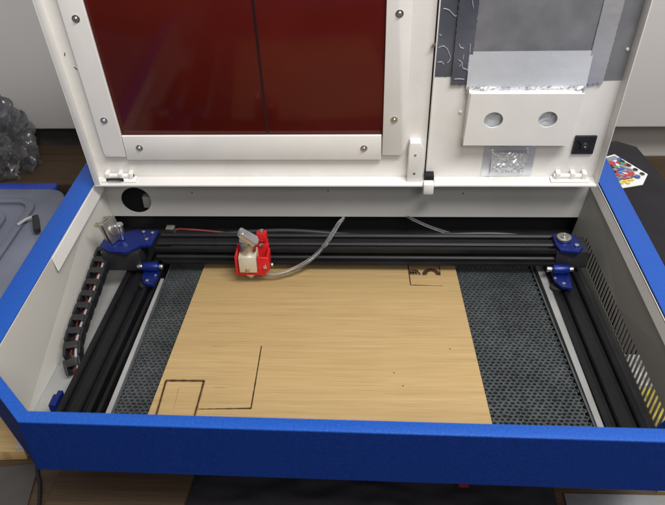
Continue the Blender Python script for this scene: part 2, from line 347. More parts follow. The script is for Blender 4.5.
# mirror mount on the left carriage: two plates, springs and thumb screws
mm = Matrix.Translation((-0.291, 0.7255, 0.0510)) @ Matrix.Rotation(math.radians(-24), 4, 'Z') @ Matrix.Rotation(math.radians(-16), 4, 'Y')
b = MB(); b.box(-0.0018, 0.0018, -0.0105, 0.0105, -0.0150, 0.0150, 0.0007, mm); b.box(0.0060, 0.0088, -0.0105, 0.0105, -0.0150, 0.0150, 0.0007, mm); b.cyl((0.0090, 0, 0), (0.0120, 0, 0), 0.0075, 0.0075, 24, 0.0008, mtx=mm)
mo = part(b, 'mirror_mount', 'steel')
for a, c in ((-0.0075, 0.0118), (0.0075, 0.0118), (0.0075, -0.0118)):
    b = MB(); b.cyl((-0.0095, a, c), (-0.0022, a, c), 0.0028, None, 12, 0.0005, mtx=mm); b.cyl((0.0021, a, c), (0.0061, a, c), 0.0014, None, 10, mtx=mm)
    s_ = part(b, 'thumb_screw', 'brass', mo)
b = MB(); b.cyl((-0.276, 0.7240, 0.0385), (-0.276, 0.7240, 0.0575), 0.0042, 0.0042, 18, 0.0008); b.cyl((-0.276, 0.724, 0.0577), (-0.276, 0.724, 0.0615), 0.0058, 0.005, 18, 0.001); part(b, 'mount_post', 'chrome')
# clamp and wire by the left end of the beam
b = MB(); b.box(-0.2285, -0.2175, 0.752, 0.762, 0.022, 0.034, 0.001); part(b, 'cable_clamp', 'steel')
# right carriage
b = MB(); b.plate([(0.265, 0.706), (0.286, 0.702), (0.2935, 0.711), (0.290, 0.738), (0.272, 0.742), (0.262, 0.738), (0.262, 0.716)], [], 0.0335, 0.038, bev=0.0008); part(b, 'carriage_plate', 'anoblue')
b = MB(); b.cyl((0.2735, 0.7275, 0.0383), (0.2735, 0.7275, 0.0425), 0.0090, None, 28, 0.001); b.cyl((0.2735, 0.7275, 0.0427), (0.2735, 0.7275, 0.0442), 0.0045, None, 20, 0.0005)
part(b, 'idler_cap', 'steel'); bolt(0.2735, 0.7275, 0.0443, 0.0022, m='chrome')
bolt(0.2860, 0.7135, 0.0382, 0.0030, m='chrome')
b = MB(); b.box(0.262, 0.302, 0.708, 0.742, 0.008, 0.0332, 0.002); part(b, 'idler_block', 'bplastic')
b = MB(); b.box(-0.2945, -0.2865, 0.484, 0.500, -0.022, 0.0, 0.0012); b.box(-0.2925, -0.2868, 0.5005, 0.507, -0.016, -0.002, 0.001); part(b, 'motor_bracket', 'anoblue')

# ---- laser head
hd = MB()
hd.box(-0.1262, -0.0868, 0.7000, 0.7035, 0.017, 0.0475, 0.0008)             # back plate
hd.box(-0.1265, -0.1232, 0.6790, 0.6998, 0.017, 0.0440, 0.0008)             # left cheek
hd.plate([(-0.1230, 0.0170), (-0.0915, 0.0170), (-0.0850, 0.0250), (-0.0850, 0.0430), (-0.0990, 0.0440), (-0.0990, 0.0215), (-0.1230, 0.0215)], [], 0.6790, 0.6825, XZ, bev=0.0006)
hd.box(-0.0885, -0.0852, 0.6827, 0.6998, 0.024, 0.0430, 0.0006)
hd = part(hd, 'laser_head', 'red')
b = MB(); b.box(-0.1215, -0.1000, 0.6765, 0.6990, 0.0225, 0.0455, 0.0012); part(b, 'lens_block', 'alum', hd)
b = MB(); b.cyl((-0.1110, 0.690, 0.0456), (-0.1110, 0.690, 0.0600), 0.0100, 0.0092, 28, 0.0008)
b.cyl((-0.1110, 0.690, 0.0602), (-0.1120, 0.690, 0.0640), 0.0088, 0.0084, 28)
part(b, 'lens_tube', 'steel', hd)
# slanted mirror cap
mc = Matrix.Translation((-0.1085, 0.6885, 0.0670)) @ Matrix.Rotation(math.radians(38), 4, 'Y')
b = MB(); b.plate([(-0.0135, -0.005), (-0.011, -0.0072), (0.010, -0.0085), (0.0135, -0.004), (0.0135, 0.004), (0.010, 0.0085), (-0.011, 0.0072), (-0.0135, 0.005)], [], -0.003, 0.003, mc, bev=0.001)
b.cyl((-0.008, 0, 0.003), (-0.008, 0, 0.0042), 0.0026, 0.0022, 14, mtx=mc)
part(b, 'mirror_cap', 'chrome', hd, smooth=20)
b = MB(); b.cyl((-0.1105, 0.690, 0.0224), (-0.1105, 0.690, 0.0130), 0.0085, 0.0080, 24); b.cyl((-0.1105, 0.690, 0.0129), (-0.1105, 0.690, 0.0055), 0.0078, 0.0022, 24); part(b, 'nozzle', 'alum', hd)
b = MB(); b.cyl((-0.1115, 0.6763, 0.0268), (-0.1115, 0.6735, 0.0268), 0.0026, 0.0026, 12, 0.0005); part(b, 'lens_screw', 'brass', hd)
b = MB(); b.box(-0.1010, -0.0885, 0.7000, 0.7085, 0.0520, 0.0640, 0.0012); b.box(-0.103, -0.088, 0.7037, 0.7085, 0.034, 0.0519, 0.0008); part(b, 'adjuster_block', 'red', hd)
for p, d in (((-0.0955, 0.6998, 0.0490), (0, -1, 0)), ((-0.0900, 0.6788, 0.0315), (0, -1, 0)), ((-0.0848, 0.690, 0.0250), (1, 0, 0)), ((-0.0945, 0.704, 0.0641), (0, 0, 1))):
    b = MB(); p = V(p); d = V(d); b.cyl(p, p + d * 0.0030, 0.0027, 0.0025, 14, 0.0006); part(b, 'bolt', 'chrome' if d.y else 'steel', hd)
b = MB(); b.tube(spline([(-0.0990, 0.688, 0.0135), (-0.080, 0.686, 0.0130), (-0.058, 0.692, 0.0165), (-0.038, 0.701, 0.0240), (-0.022, 0.715, 0.0330), (-0.011, 0.738, 0.0380), (-0.0040, 0.768, 0.0330), (-0.0005, 0.80, 0.0170), (0.0, 0.83, 0.0)], 14), 0.0028, 14)
part(b, 'air_hose', 'tube', hd)

# ---- cable chain
path = spline([(-0.3030, 0.7290, 0.0180), (-0.3025, 0.700, 0.0135), (-0.3030, 0.665, 0.0065), (-0.3040, 0.625, -0.0010), (-0.3035, 0.590, -0.0080), (-0.2990, 0.566, -0.0170), (-0.2940, 0.556, -0.0280)], 12)
acc = [0]
for i in range(1, len(path)): acc.append(acc[-1] + (path[i] - path[i - 1]).length)
def onpath(s):
    for i in range(1, len(path)):
        if acc[i] >= s:
            f = (s - acc[i - 1]) / (acc[i] - acc[i - 1]); return path[i - 1].lerp(path[i], f), (path[i] - path[i - 1]).normalized()
    return path[-1], (path[-1] - path[-2]).normalized()
ch = empty('cable_chain', (0, 0, 0), eng); ch.location = (0, 0, 0)
NL = 10; pitch = acc[-1] / NL; me0 = None
for k in range(NL):
    p, d = onpath(pitch * (k + 0.5))
    if me0 is None:
        b = MB(); L = pitch
        for sx in (-1, 1):
            b.plate([(-L * 0.50, -0.0050), (-L * 0.1, -0.0070), (L * 0.44, -0.0070), (L * 0.52, -0.003), (L * 0.52, 0.003), (L * 0.44, 0.0070), (-L * 0.1, 0.0070), (-L * 0.50, 0.0050)], [], sx * 0.0085 - 0.0014, sx * 0.0085 + 0.0014, YZ, bev=0.0004)
        b.box(-0.0070, 0.0070, -L * 0.46, L * 0.12, 0.0052, 0.0072, 0.0004); b.box(-0.0070, 0.0070, -L * 0.46, L * 0.0, -0.0072, -0.0055, 0.0004)
        b.box(-0.0070, -0.0038, L * 0.12, L * 0.50, 0.0052, 0.0070); b.box(0.0038, 0.0070, L * 0.12, L * 0.50, 0.0052, 0.0070)
        o = b.build('chain_link', 'bplastic', ch); me0 = o.data
    else:
        o = bpy.data.objects.new('chain_link', me0); COL.objects.link(o); o.parent = ch
    zx = V((1, 0, 0)); yv = d; zv = zx.cross(yv).normalized(); xv = yv.cross(zv)
    R = Matrix((xv, yv, zv)).transposed().to_4x4()
    o.matrix_local = Matrix.Translation(p - ORG) @ R
b = MB(); b.tube([q + V((-0.0015 + 0.002 * math.sin(k_ * 1.7), 0, -0.001)) for k_, q in enumerate(path[::4])], 0.0010, 8); part(b, 'red_wire', 'redwire', ch)
b = MB(); b.tube([q + V((0.003, 0, 0.0005)) for q in path[::4]], 0.0017, 8); part(b, 'grey_wire', 'greywire', ch)

# ================================================================== LIDS
TILT = math.radians(8.3)
def lidempty(name):
    o = empty(name, V((0, 0.786, 0.080)) - ORG, eng); o.rotation_euler = (TILT, 0, 0); return o
ID = Matrix.Identity(4)
YS = 0.018                     # depth of the sheet behind the flange front
def LP(off): return YS - off
def lidpan(b, x0, x1, s0, s1, hole=None):
    b.plate(rect(x0, x1, s0, s1), [hole] if hole else [], YS, YS + 0.0012, XZ)
# --- main lid
main = MB()
X0, X1, HT = -0.3215, 0.1052, 0.445
lidpan(main, X0 + 0.001, X1, 0.0, HT, rect(-0.262, 0.041, 0.080, 0.385))
main.box(X0, X0 + 0.0014, 0.0, YS + 0.001, -0.0032, HT, 0.0004)
main.box(X0 + 0.0014, X1, 0.0, YS + 0.0015, -0.0032, -0.0004, 0.0004)
main.box(X0 + 0.0014, X1, 0.0, YS + 0.0015, HT - 0.001, HT + 0.0015, 0.0004)
main.box(X0 + 0.0014, X0 + 0.0075, 0.0, 0.0012, 0.0, HT - 0.002, 0.0003)
lid = main.build('lid', 'white', eng); lid.location = V((0, 0.786, 0.080)) - ORG; lid.rotation_euler = (TILT, 0, 0)
b = MB(); b.box(-0.2725, 0.0512, YS - 0.0032, YS - 0.0002, 0.0665, 0.398, 0.0004)
win = b.build('window', 'acryl', lid)
b = MB(); b.box(-0.0925, -0.0885, YS + 0.0016, YS + 0.006, 0.06, 0.42); b.build('back_stripe', 'stripe', lid)
b = MB(); b.box(-0.0918, -0.0888, YS - 0.0036, YS - 0.0033, 0.0688, 0.396); b.build('window_stripe', 'stripe', lid)  # dark stripe up the middle of the window
def strip(outline, nm='frame_strip', th=0.0035):
    b = MB(); b.plate(outline, [], YS - th - 0.0033, YS - 0.0034, XZ, bev=0.0006)
    # packing behind the strip so that it sits on the lid sheet
    o = b.build(nm, 'plate', lid); return o
strip([(-0.3005, 0.0365), (-0.2745, 0.0365), (-0.2725, 0.080), (-0.2725, 0.425), (-0.2985, 0.425), (-0.3015, 0.043)])
strip([(-0.2735, 0.0315), (0.0493, 0.0315), (0.0493, 0.0685), (-0.2722, 0.0685)])
strip([(0.0507, 0.0385), (0.0745, 0.0385), (0.0790, 0.050), (0.0780, 0.425), (0.0520, 0.425)])
strip([(-0.2718, 0.392), (0.0512, 0.392), (0.0512, 0.425), (-0.2718, 0.425)])
def screw(x, s, y, parent, r=0.0038):
    b = MB(); b.cyl((x, y, s), (x, y - 0.0008, s), r * 1.15, None, 20); b.cyl((x, y - 0.0008, s), (x, y - 0.0030, s), r * 0.78, r * 0.5, 20, 0.0006)
    b.cyl((x, y - 0.0030, s), (x, y - 0.0033, s), r * 0.28, None, 6)
    return b.build('screw', 'steel', parent)
for x, s in ((-0.2850, 0.2250), (-0.2880, 0.0925), (-0.2535, 0.0512), (0.0280, 0.0500), (0.0640, 0.0920), (0.0655, 0.2268), (-0.285, 0.36), (0.0655, 0.36), (-0.25, 0.41), (0.028, 0.41)):
    screw(x, s, YS - 0.0069, lid)
# catch block with its two screws
b = MB(); b.plate([(0.0830, -0.0002), (0.1015, -0.0002), (0.1020, 0.052), (0.0975, 0.0605), (0.0845, 0.0605), (0.0830, 0.055)], [], YS - 0.012, YS - 0.0002, XZ, bev=0.001)
cb = b.build('catch_block', 'plate', lid)
for s in (0.014, 0.043): b = MB(); b.cyl((0.0915, YS - 0.0121, s), (0.0915, YS - 0.0128, s), 0.0017, 0.0014, 14); b.build('screw', 'steel', lid)
def hinge(x0, x1, parent, cut):
    b = MB(); w = x1 - x0
    b.box(x0, x1, 0.004, 0.0155, 0.0, 0.0022, 0.0005)
    b.cyl((x0 + w * 0.08, 0.0125, 0.0052), (x0 + w * 0.92, 0.0125, 0.0052), 0.0030, None, 16, 0.0006)
    for f in (0.12, 0.5, 0.80): b.box(x0 + w * f, x0 + w * (f + 0.12), 0.008, YS - 0.0005, 0.002, 0.0115, 0.0008)
    h = b.build('hinge', 'plate', parent)
    if cut:
        b = MB(); b.box(x0 + w * 0.16, x0 + w * 0.66, 0.0036, 0.0060, 0.0023, 0.0065, 0.0004); b.build('hinge_slot', 'bplastic', parent)
        b = MB(); b.box(x0 + w * 0.22, x0 + w * 0.60, 0.0028, 0.0035, 0.0020, 0.0048, 0.0003); b.build('hinge_pin', 'steel', parent)
hinge(-0.3130, -0.2680, lid, True)
b = MB(); b.box(0.098, 0.114, YS + 0.0025, YS + 0.0035, 0.001, HT); b.build('seam_backing', 'void', lid)  # dark strip behind the gap between lid and door
# scuffs on the left flange
b = MB()
for x, s, a in ((-0.3135, 0.178, 0.3), (-0.306, 0.160, -0.7)):
    b.box(-0.0005, 0.0005, YS - 0.0003, YS - 0.0001, -0.0022, 0.0022, 0, Matrix.Translation((x, 0, s)) @ Matrix.Rotation(a, 4, 'Y'))
b.build('scuff_mark', 'bplastic', lid)

# --- right-hand compartment door
D0, D1 = 0.1072, 0.3215
door = MB(); lidpan(door, D0, D1 - 0.001, 0.0, HT)
door.box(D1 - 0.0014, D1, 0.0, YS + 0.001, -0.0032, HT, 0.0004)
door.box(D0 + 0.0100, D1 - 0.0014, 0.0, YS + 0.0015, -0.0032, -0.0004, 0.0004)
door.box(D0, D1 - 0.0014, 0.0, YS + 0.0015, HT - 0.001, HT + 0.0015, 0.0004)
door.box(D0 - 0.0005, D0 + 0.0008, YS - 0.0055, YS - 0.0001, 0.012, HT - 0.001, 0.0003)
dr = door.build('compartment_door', 'white', eng); dr.location = lid.location; dr.rotation_euler = (TILT, 0, 0)
hinge(0.2640, 0.3120, dr, False)
b = MB(); b.box(0.1035, 0.1165, -0.006, 0.0045, -0.0115, 0.0050, 0.0016); b.build('latch_tab', 'plate', dr)
b = MB(); b.box(0.1050, 0.1170, 0.0070, YS - 0.0006, 0.0012, 0.0085); b.build('latch_slot', 'void', dr)
# brushed metal sheet, tapes, folded foil band
b = MB(); b.box(0.1446, 0.2790, YS - 0.0022, YS - 0.0003, 0.1760, HT - 0.004); b.build('metal_sheet', 'foildark', dr)
def crumple(b, x0, x1, s0, s1, y, amp, nx=40, ns=60, f=60, edge=0.0, seed=0, tilt=0.0, mi=0):
    g = []
    for j in range(ns + 1):
        row = []
        for i in range(nx + 1):
            u, w = i / nx, j / ns
            x = x0 + (x1 - x0) * u; s = s0 + (s1 - s0) * w
            n = noise.noise(V((x * f + seed, s * f, seed * 3.1))); n2 = abs(noise.noise(V((x * f * 2.3, s * f * 2.3 + seed, 7))))
            if edge and j == 0: s += edge * noise.noise(V((x * 220, seed, 2))) + edge * 0.5 * noise.noise(V((x * 700, seed, 4)))
            if edge and i in (0, nx): x += edge * 0.35 * noise.noise(V((s * 250, seed + i, 2)))
            yy = y - amp * (0.5 + 0.5 * n + n2) - tilt * (1 - w)
            row.append(b.bm.verts.new((x, yy, s)))
        g.append(row)
    for j in range(ns):
        for i in range(nx):
            f_ = b.bm.faces.new((g[j][i], g[j][i + 1], g[j + 1][i + 1], g[j + 1][i])); f_.material_index = mi
b = MB(); crumple(b, 0.1085, 0.1290, 0.1460, HT - 0.006, YS - 0.0004, 0.0004, 10, 120, 50, 0.001, 1); b.build('foil_tape', 'foilblue', dr)
b = MB(); crumple(b, 0.1275, 0.1485, 0.1370, HT - 0.006, YS - 0.0030, 0.0007, 10, 120, 90, 0.003, 2); b.build('foil_tape', 'foilblue', dr)
M['band'] = foil_mat('folded aluminium with sheen', (0.80, 0.83, 0.88), 0.3, 0.12, 300, 0.12, 6, 0.35)  # lamp reflection on the band put into a lighter base colour
b = MB(); crumple(b, 0.1450, 0.2800, 0.1330, 0.1790, YS - 0.0028, 0.0003, 60, 20, 30, 0.0, 3, 0.0035); b.build('foil_band', 'band', dr)
b = MB(); crumple(b, 0.1460, 0.2790, 0.1250, 0.1365, YS - 0.0038, 0.0050, 70, 6, 70, 0.0030, 4); b.build('foil_edge', 'foil', dr, smooth=0)
b = MB(); crumple(b, 0.2775, 0.2985, 0.1370, HT - 0.006, YS - 0.0030, 0.0006, 10, 120, 40, 0.003, 5); b.build('foil_tape', 'foil', dr)
b = MB(); crumple(b, 0.2980, 0.3198, 0.1400, HT - 0.006, YS - 0.0004, 0.0004, 8, 60, 30, 0.0, 6); b.build('foil_tape', 'foildark', dr)
# crinkle lines on the dark tape, their glint put into a pale colour
CR = [[(.1120, .2290), (.1175, .2275), (.1215, .2235), (.1255, .2200), (.1270, .2215)], [(.1100, .1990), (.1125, .1975)], [(.1105, .1830), (.1150, .1850), (.1200, .1810), (.1235, .1740), (.1245, .1690), (.1215, .1640)],
      [(.1110, .1650), (.1145, .1655), (.1180, .1625)], [(.1320, .1900), (.1340, .1850), (.1375, .1840)], [(.1330, .1700), (.1370, .1660), (.1345, .1610)], [(.1380, .1760), (.1385, .1600), (.1430, .1580), (.1460, .1530)],
      [(.1305, .1450), (.1370, .1455), (.1420, .1445)], [(.1440, .1900), (.1448, .1760), (.1442, .1660), (.1450, .1560)], [(.1130, .2600), (.1190, .2500), (.1240, .2480)], [(.1320, .2500), (.1400, .2420), (.1430, .2300)]]
for c_ in CR:
    b = MB(); P_ = spline([V((x, YS - (0.0046 if x > 0.1285 else 0.0013), q)) for x, q in c_], 5)
    P_ = [p + V((random.uniform(-.0003, .0003), 0, random.uniform(-.0003, .0003))) for p in P_]
    b.tube(P_, 0.00022, 5); b.build('foil_crease', 'crease', dr)
# raised panel with two round holes
c1 = circle(0.1797, 0.0965, 0.0110, 32); c2 = circle(0.2425, 0.0970, 0.0110, 32)
b = MB(); b.plate([(0.1478, 0.0600), (0.2742, 0.0592), (0.2775, 0.1318), (0.1497, 0.1325)], [c1, c2], 0.0025, 0.0040, XZ)
b.box(0.1482, 0.1494, 0.0041, YS - 0.0001, 0.0605, 0.1320); b.box(0.2742, 0.2754, 0.0041, YS - 0.0001, 0.0605, 0.1312)
b.box(0.1495, 0.2741, 0.0041, YS - 0.0001, 0.0600, 0.0612); b.box(0.1495, 0.2741, 0.0041, YS - 0.0001, 0.1305, 0.1316)
b.build('cover_panel', 'plate', dr, smooth=20)
b = MB(); crumple(b, 0.1600, 0.2620, 0.075, 0.120, 0.0115, 0.0024, 40, 20, 40, 0, 9); b.build('foil_lining', 'band', dr, smooth=0)
# small foil patch
b = MB(); b.plate([(0.1775, 0.0003), (0.2410, 0.0015), (0.2400, 0.0585), (0.1765, 0.0580)], [], YS - 0.0007, YS - 0.0002, XZ); p_ = b.build('foil_patch', 'foil', dr)
b = MB(); crumple(b, 0.1885, 0.2300, 0.0090, 0.0400, YS - 0.0009, 0.0036, 26, 18, 75, 0.0010, 12)
b.tube([(0.188, YS - 0.003, 0.005), (0.1885, YS - 0.004, 0.022), (0.188, YS - 0.003, 0.040)], 0.0011, 8); b.tube([(0.231, YS - 0.003, 0.026), (0.2305, YS - 0.0035, 0.041)], 0.0010, 8)
b.build('foil_bulge', 'foil', dr, smooth=0)
# square cable mount
b = MB(); b.box(0.2840, 0.3100, YS - 0.0034, YS - 0.0002, 0.0370, 0.0640, 0.0008)
for a in (0.785, 2.356): b.box(-0.0135, 0.0135, YS - 0.0052, YS - 0.0035, -0.0008, 0.0008, 0, Matrix.Translation((0.297, 0, 0.0505)) @ Matrix.Rotation(a, 4, 'Y'))
b.cyl((0.297, YS - 0.0035, 0.0505), (0.297, YS - 0.0068, 0.0505), 0.0055, 0.0045, 20, 0.0006)
cm = b.build('cable_mount', 'bplastic', dr)
b = MB(); b.cyl((0.297, YS - 0.0069, 0.0505), (0.297, YS - 0.0078, 0.0505), 0.0016, 0.0012, 12); b.build('screw', 'steel', dr)
for x, s in ((0.1425, 0.0985), (0.3165, 0.179)): b = MB(); b.cyl((x, YS - 0.0002, s), (x, YS - 0.0025, s), 0.0021, 0.0015, 12, 0.0004); b.build('rivet', 'plate', dr)
b = MB(); b.cyl((0.1045, YS - 0.003, 0.188), (0.1045, YS - 0.006, 0.188), 0.0022, 0.0018, 12); b.build('rivet', 'steel', lid)

# ================================================================== HONEYCOMB BED
bed = MB()
BX0, BX1, BY0, BY1 = -0.2240, 0.2480, 0.4600, 0.7450
def flare(x, y):   # the tray is a touch wider at the front
    return x + (0.60 - y) * (0.0215 + 0.0415 * (x + 0.224) / 0.472 - 0.0430 * (x < 0) * min(1, -x / 0.224))
a_, r_ = 0.0057, 0.0044
rows = int((BY1 - BY0) / r_); cols = int((BX1 - BX0) / a_)
bmq = bed.bm
for j in range(rows):
    for i in range(cols):
        cx = BX0 + a_ * (i + 0.5 + (0.5 if j % 2 else 0)); cy = BY0 + r_ * (j + 0.5)
        if cx > BX1 - a_ * .3: continue
        if -0.155 < cx < 0.12 and cy < 0.70: continue          # under the plywood, never seen
        sx = 0.74 + random.uniform(-0.10, 0.08); dz = random.uniform(-0.0006, 0.0)
        jx, jy = random.uniform(-.0004, .0004), random.uniform(-.0003, .0003)
        O, I, Dn = [], [], []
        for k in range(6):
            an = math.radians(60 * k + 30); ox, oy = a_ / math.sqrt(3) * math.cos(an), (r_ / 1.5) * math.sin(an)
            O.append(bmq.verts.new((flare(cx + ox, cy), cy + oy, -0.0053 + dz)))
            I.append(bmq.verts.new((flare(cx + ox * sx + jx, cy), cy + oy * sx * 0.86 + jy, -0.0053 + dz)))
            Dn.append(bmq.verts.new((flare(cx + ox * sx + jx, cy), cy + oy * sx * 0.86 + jy, -0.0175)))
        for k in range(6):
            l = (k + 1) % 6
            bmq.faces.new((O[k], O[l], I[l], I[k])); bmq.faces.new((I[k], I[l], Dn[l], Dn[k]))
me = bpy.data.meshes.new('honeycomb_core'); bmq.to_mesh(me); bmq.free(); me.materials.append(M['comb'])
tray = empty('honeycomb_bed', (0.01, 0.60, -0.035))
tag(tray, 'dark grey metal honeycomb bed lying between the black rails under the plywood', 'honeycomb bed')
core = bpy.data.objects.new('honeycomb_core', me); COL.objects.link(core); core.parent = tray; core.location = (-0.01, -0.60, 0.035)
b = MB()
fx = lambda x, y: flare(x, y) - 0.01
def fr(x, w):
    b.plate([(fx(x, BY0), BY0 - .6), (fx(x, BY0) + w, BY0 - .6), (fx(x, BY1) + w, BY1 - .6), (fx(x, BY1), BY1 - .6)], [], 0.0, 0.0292)
fr(BX0 - 0.0010, 0.0022); fr(BX1 - 0.0005, 0.0022)
b.box(BX0 - .012, BX1 - .008, BY0 - .6 - .0022, BY0 - .6 - .0002, 0, 0.0292)
b.box(BX0 - .008, BX1 - .012, BY1 - .6 + .0022, BY1 - .6 + .0042, 0, 0.0292)
b.build('bed_frame', 'comb', tray, smooth=0)
b = MB(); b.box(BX0 - .006, BX1 - .014, BY0 - .6 + .001, BY1 - .6, 0.0140, 0.0160); b.build('base_sheet', 'void', tray)

# ================================================================== PLYWOOD
ply = MB(); ply.plate([(-0.1890, 0.458), (0.1562, 0.458), (0.1433, 0.7245), (-0.1752, 0.7245)], [], -0.0045, 0.0, bev=0.0003)
ply = ply.build('plywood_sheet', 'ply')
bpy.context.view_layer.update()
for v in ply.data.vertices: v.co -= V((-0.02, 0.59, -0.0045))
ply.location = (-0.02, 0.59, -0.0045)
tag(ply, 'pale plywood sheet with burnt squares lying on the honeycomb bed', 'plywood sheet')
def line(b, p, q, w, w2=None, z=0.0047):
    p, q = V((p[0] + .02, p[1] - .59, z)), V((q[0] + .02, q[1] - .59, z)); w2 = w if w2 is None else w2
    n = (q - p).normalized().cross(V((0, 0, 1))); N_ = 14; pr_ = None
    for k in range(N_ + 1):
        t = k / N_; c = p.lerp(q, t); ww = (w + (w2 - w) * t) * (1 + random.uniform(-.22, .22)) / 2
        cur = (b.bm.verts.new(c - n * ww), b.bm.verts.new(c + n * ww))
        if pr_: b.bm.faces.new((pr_[0], pr_[1], cur[1], cur[0]))
        pr_ = cur
def mark(segs, nm='burn_mark', m='burn', z=0.0047):
    b = MB()
    for p, q, w, w2 in segs: line(b, p, q, w, w2, z)
    return b.build(nm, m, ply, smooth=0)
mark([((-0.1797, 0.5205), (-0.1388, 0.5208), 0.0028, 0.0025), ((-0.1392, 0.5208), (-0.1402, 0.4640), 0.0022, 0.0019), ((-0.1797, 0.5205), (-0.1790, 0.4640), 0.0022, 0.0019)])
mark([((-0.0845, 0.5744), (-0.0844, 0.4844), 0.0011, 0.0016), ((-0.0840, 0.4844), (-0.1380, 0.4822), 0.0021, 0.0009)])
mark([((0.0845, 0.7238), (0.0858, 0.6833), 0.0018, 0.0014), ((0.0858, 0.6833), (0.1251, 0.6819), 0.0014, 0.0006), ((0.0845, 0.7228), (0.1240, 0.7230), 0.0014, 0.0012), ((0.1235, 0.7236), (0.1236, 0.7040), 0.0011, 0.0011)])
b = MB(); pr_ = None
for k in range(25):
    a = math.radians(-8 + 196 * k / 24); ro, ri, rz = 0.0112, 0.0054, 0.0124
    cur = (b.bm.verts.new((0.1325 + ro * math.cos(a), 0.1140 + rz * math.sin(a), 0.00472)), b.bm.verts.new((0.1325 + ri * math.cos(a), 0.1140 + ri * 1.1 * math.sin(a), 0.00472)))
    if pr_: b.bm.faces.new((pr_[0], pr_[1], cur[1], cur[0]))
    pr_ = cur
b.build('burn_mark', 'burn', ply, smooth=0)
mark([(p, q, w, w) for p, q, w in (((0.0868, 0.7135), (0.0872, 0.7035), 0.0026), ((0.0898, 0.7140), (0.0904, 0.7030), 0.0026), ((0.0928, 0.7138), (0.0940, 0.7032), 0.0028), ((0.0948, 0.7130), (0.0985, 0.7030), 0.0026), ((0.0862, 0.7070), (0.0935, 0.7078), 0.0018))], z=0.00474)
for x, y in ((0.0614, 0.5361), (0.0702, 0.5178), (0.1237, 0.5732)):
    b = MB(); b.bm.faces.new([b.bm.verts.new((x + .02 + .0008 * math.cos(k), y - .59 + .0008 * math.sin(k), 0.0048)) for k in (0, 1, 2, 3, 4, 5)]); b.build('burn_speck', 'burn', ply, smooth=0)
mark([((-0.140, 0.5728), (-0.118, 0.5740), 0.0006, 0.0002)], 'scorch_mark', 'scorch')
mark([((-0.1812, 0.5205), (-0.1375, 0.5208), 0.0050, 0.0046), ((-0.1392, 0.5185), (-0.1402, 0.4640), 0.0038, 0.0034), ((-0.1797, 0.5182), (-0.1790, 0.4640), 0.0038, 0.0034)], 'scorch_halo', 'halo', 0.00460)
mark([((0.0832, 0.7225), (0.1250, 0.7228), 0.0034, 0.0030)], 'scorch_halo', 'halo', 0.00460)
mark([((-0.1640, 0.510), (-0.1630, 0.480), 0.0007, 0.0003)], 'scorch_mark', 'scorch')
mark([((-0.128, 0.512), (-0.112, 0.512), 0.0005, 0.0004)], 'scorch_mark', 'scorch')

# ================================================================== SURROUNDINGS
b = MB(); b.box(-1.6, 1.6, -0.2, 1.2195, TZ - 0.03, TZ); t = b.build('worktop', 'table'); tag(t, kind='structure')
b = MB(); b.box(-2.2, 2.2, 1.221, 1.26, -0.9, 1.6); t = b.build('wall', 'wall'); tag(t, kind='structure')
b = MB(); b.box(-0.636, 1.10, 1.160, 1.2195, -0.0300, 0.80, 0.003); t = b.build('white_board', 'board')
tag(t, 'large plain white board mounted on the wall behind the machine', 'board')

b = MB(); b.box(-0.75, -0.30, 1.200, 1.2190, TZ, -0.0305); t = b.build('wall_shade_panel', 'cardgrey'); tag(t, 'dark grey panel added for the shade on the wall below the left end of the white board', 'panel')  # added dark panel, stands in for shade on the wall
b = MB(); b.box(-0.62, -0.375, 1.03, 1.17, TZ, -0.068, 0.002); t = b.build('brown_shade_box', 'plyedge'); tag(t, 'dark brown box added for the shaded background behind the storage bin and the machine corner', 'box')  # added dark box, stands in for the shaded corner behind the bin
# storage bin
bn = empty('storage_bin', (-0.66, 0.76, TZ)); tag(bn, 'translucent grey plastic storage bin left of the blue machine', 'storage bin')
def rrect(x0, x1, y0, y1, r, n=6):
    out = []
    for cx, cy, a0 in ((x1 - r, y1 - r, 0), (x0 + r, y1 - r, 90), (x0 + r, y0 + r, 180), (x1 - r, y0 + r, 270)):
        for k in range(n + 1):
            a = math.radians(a0 + 90 * k / n); out.append((cx + r * math.cos(a), cy + r * math.sin(a)))
    return out
bx = lambda x: x + 0.66
b = MB(); b.plate(rrect(bx(-0.885), bx(-0.4465), -0.30, 0.180, 0.03), [], 0.0, 0.078); b.build('bin_body', 'bin', bn)
lidm = MB(); lidm.plate(rrect(bx(-0.90), bx(-0.437), -0.315, 0.195, 0.035), [], 0.0785, 0.090, bev=0.003)
for k in range(4):
    d = 0.035 + k * 0.032
    lidm.plate(rrect(bx(-0.90) + d, bx(-0.437) - d, -0.315 + d, 0.195 - d, 0.03), [rrect(bx(-0.90) + d + .012, bx(-0.437) - d - .012, -0.315 + d + .012, 0.195 - d - .012, 0.022)], 0.0902, 0.0955, bev=0.0012)
lidm.build('bin_lid', 'bin', bn)
b = MB(); b.plate(rrect(bx(-0.70), bx(-0.465), 0.1960, 0.2160, 0.008), [], 0.076, 0.088, bev=0.002); b.build('bin_handle', 'binblue', bn)
b = MB(); b.box(bx(-0.4375), bx(-0.4335), 0.03, 0.10, 0.055, 0.093, 0.002); b.build('bin_latch', 'binblue', bn)
# black clip lying on the bin lid
b = MB(); b.tube(spline([(-0.476, 0.842, -0.0225), (-0.466, 0.853, -0.0195), (-0.456, 0.857, -0.0175)]), 0.0022, 8, 0)
b.box(-0.0045, 0.0045, -0.019, 0.019, -0.004, 0.004, 0.001, Matrix.Translation((-0.447, 0.841, -0.0195)) @ Matrix.Rotation(math.radians(24), 4, 'Z'), 1)
ck = b.build('hair_clip', ['greywire', 'bplastic']); ck.name = 'spring_clip'; tag(ck, 'small black clip with a pale tip resting on the storage bin lid', 'clip')
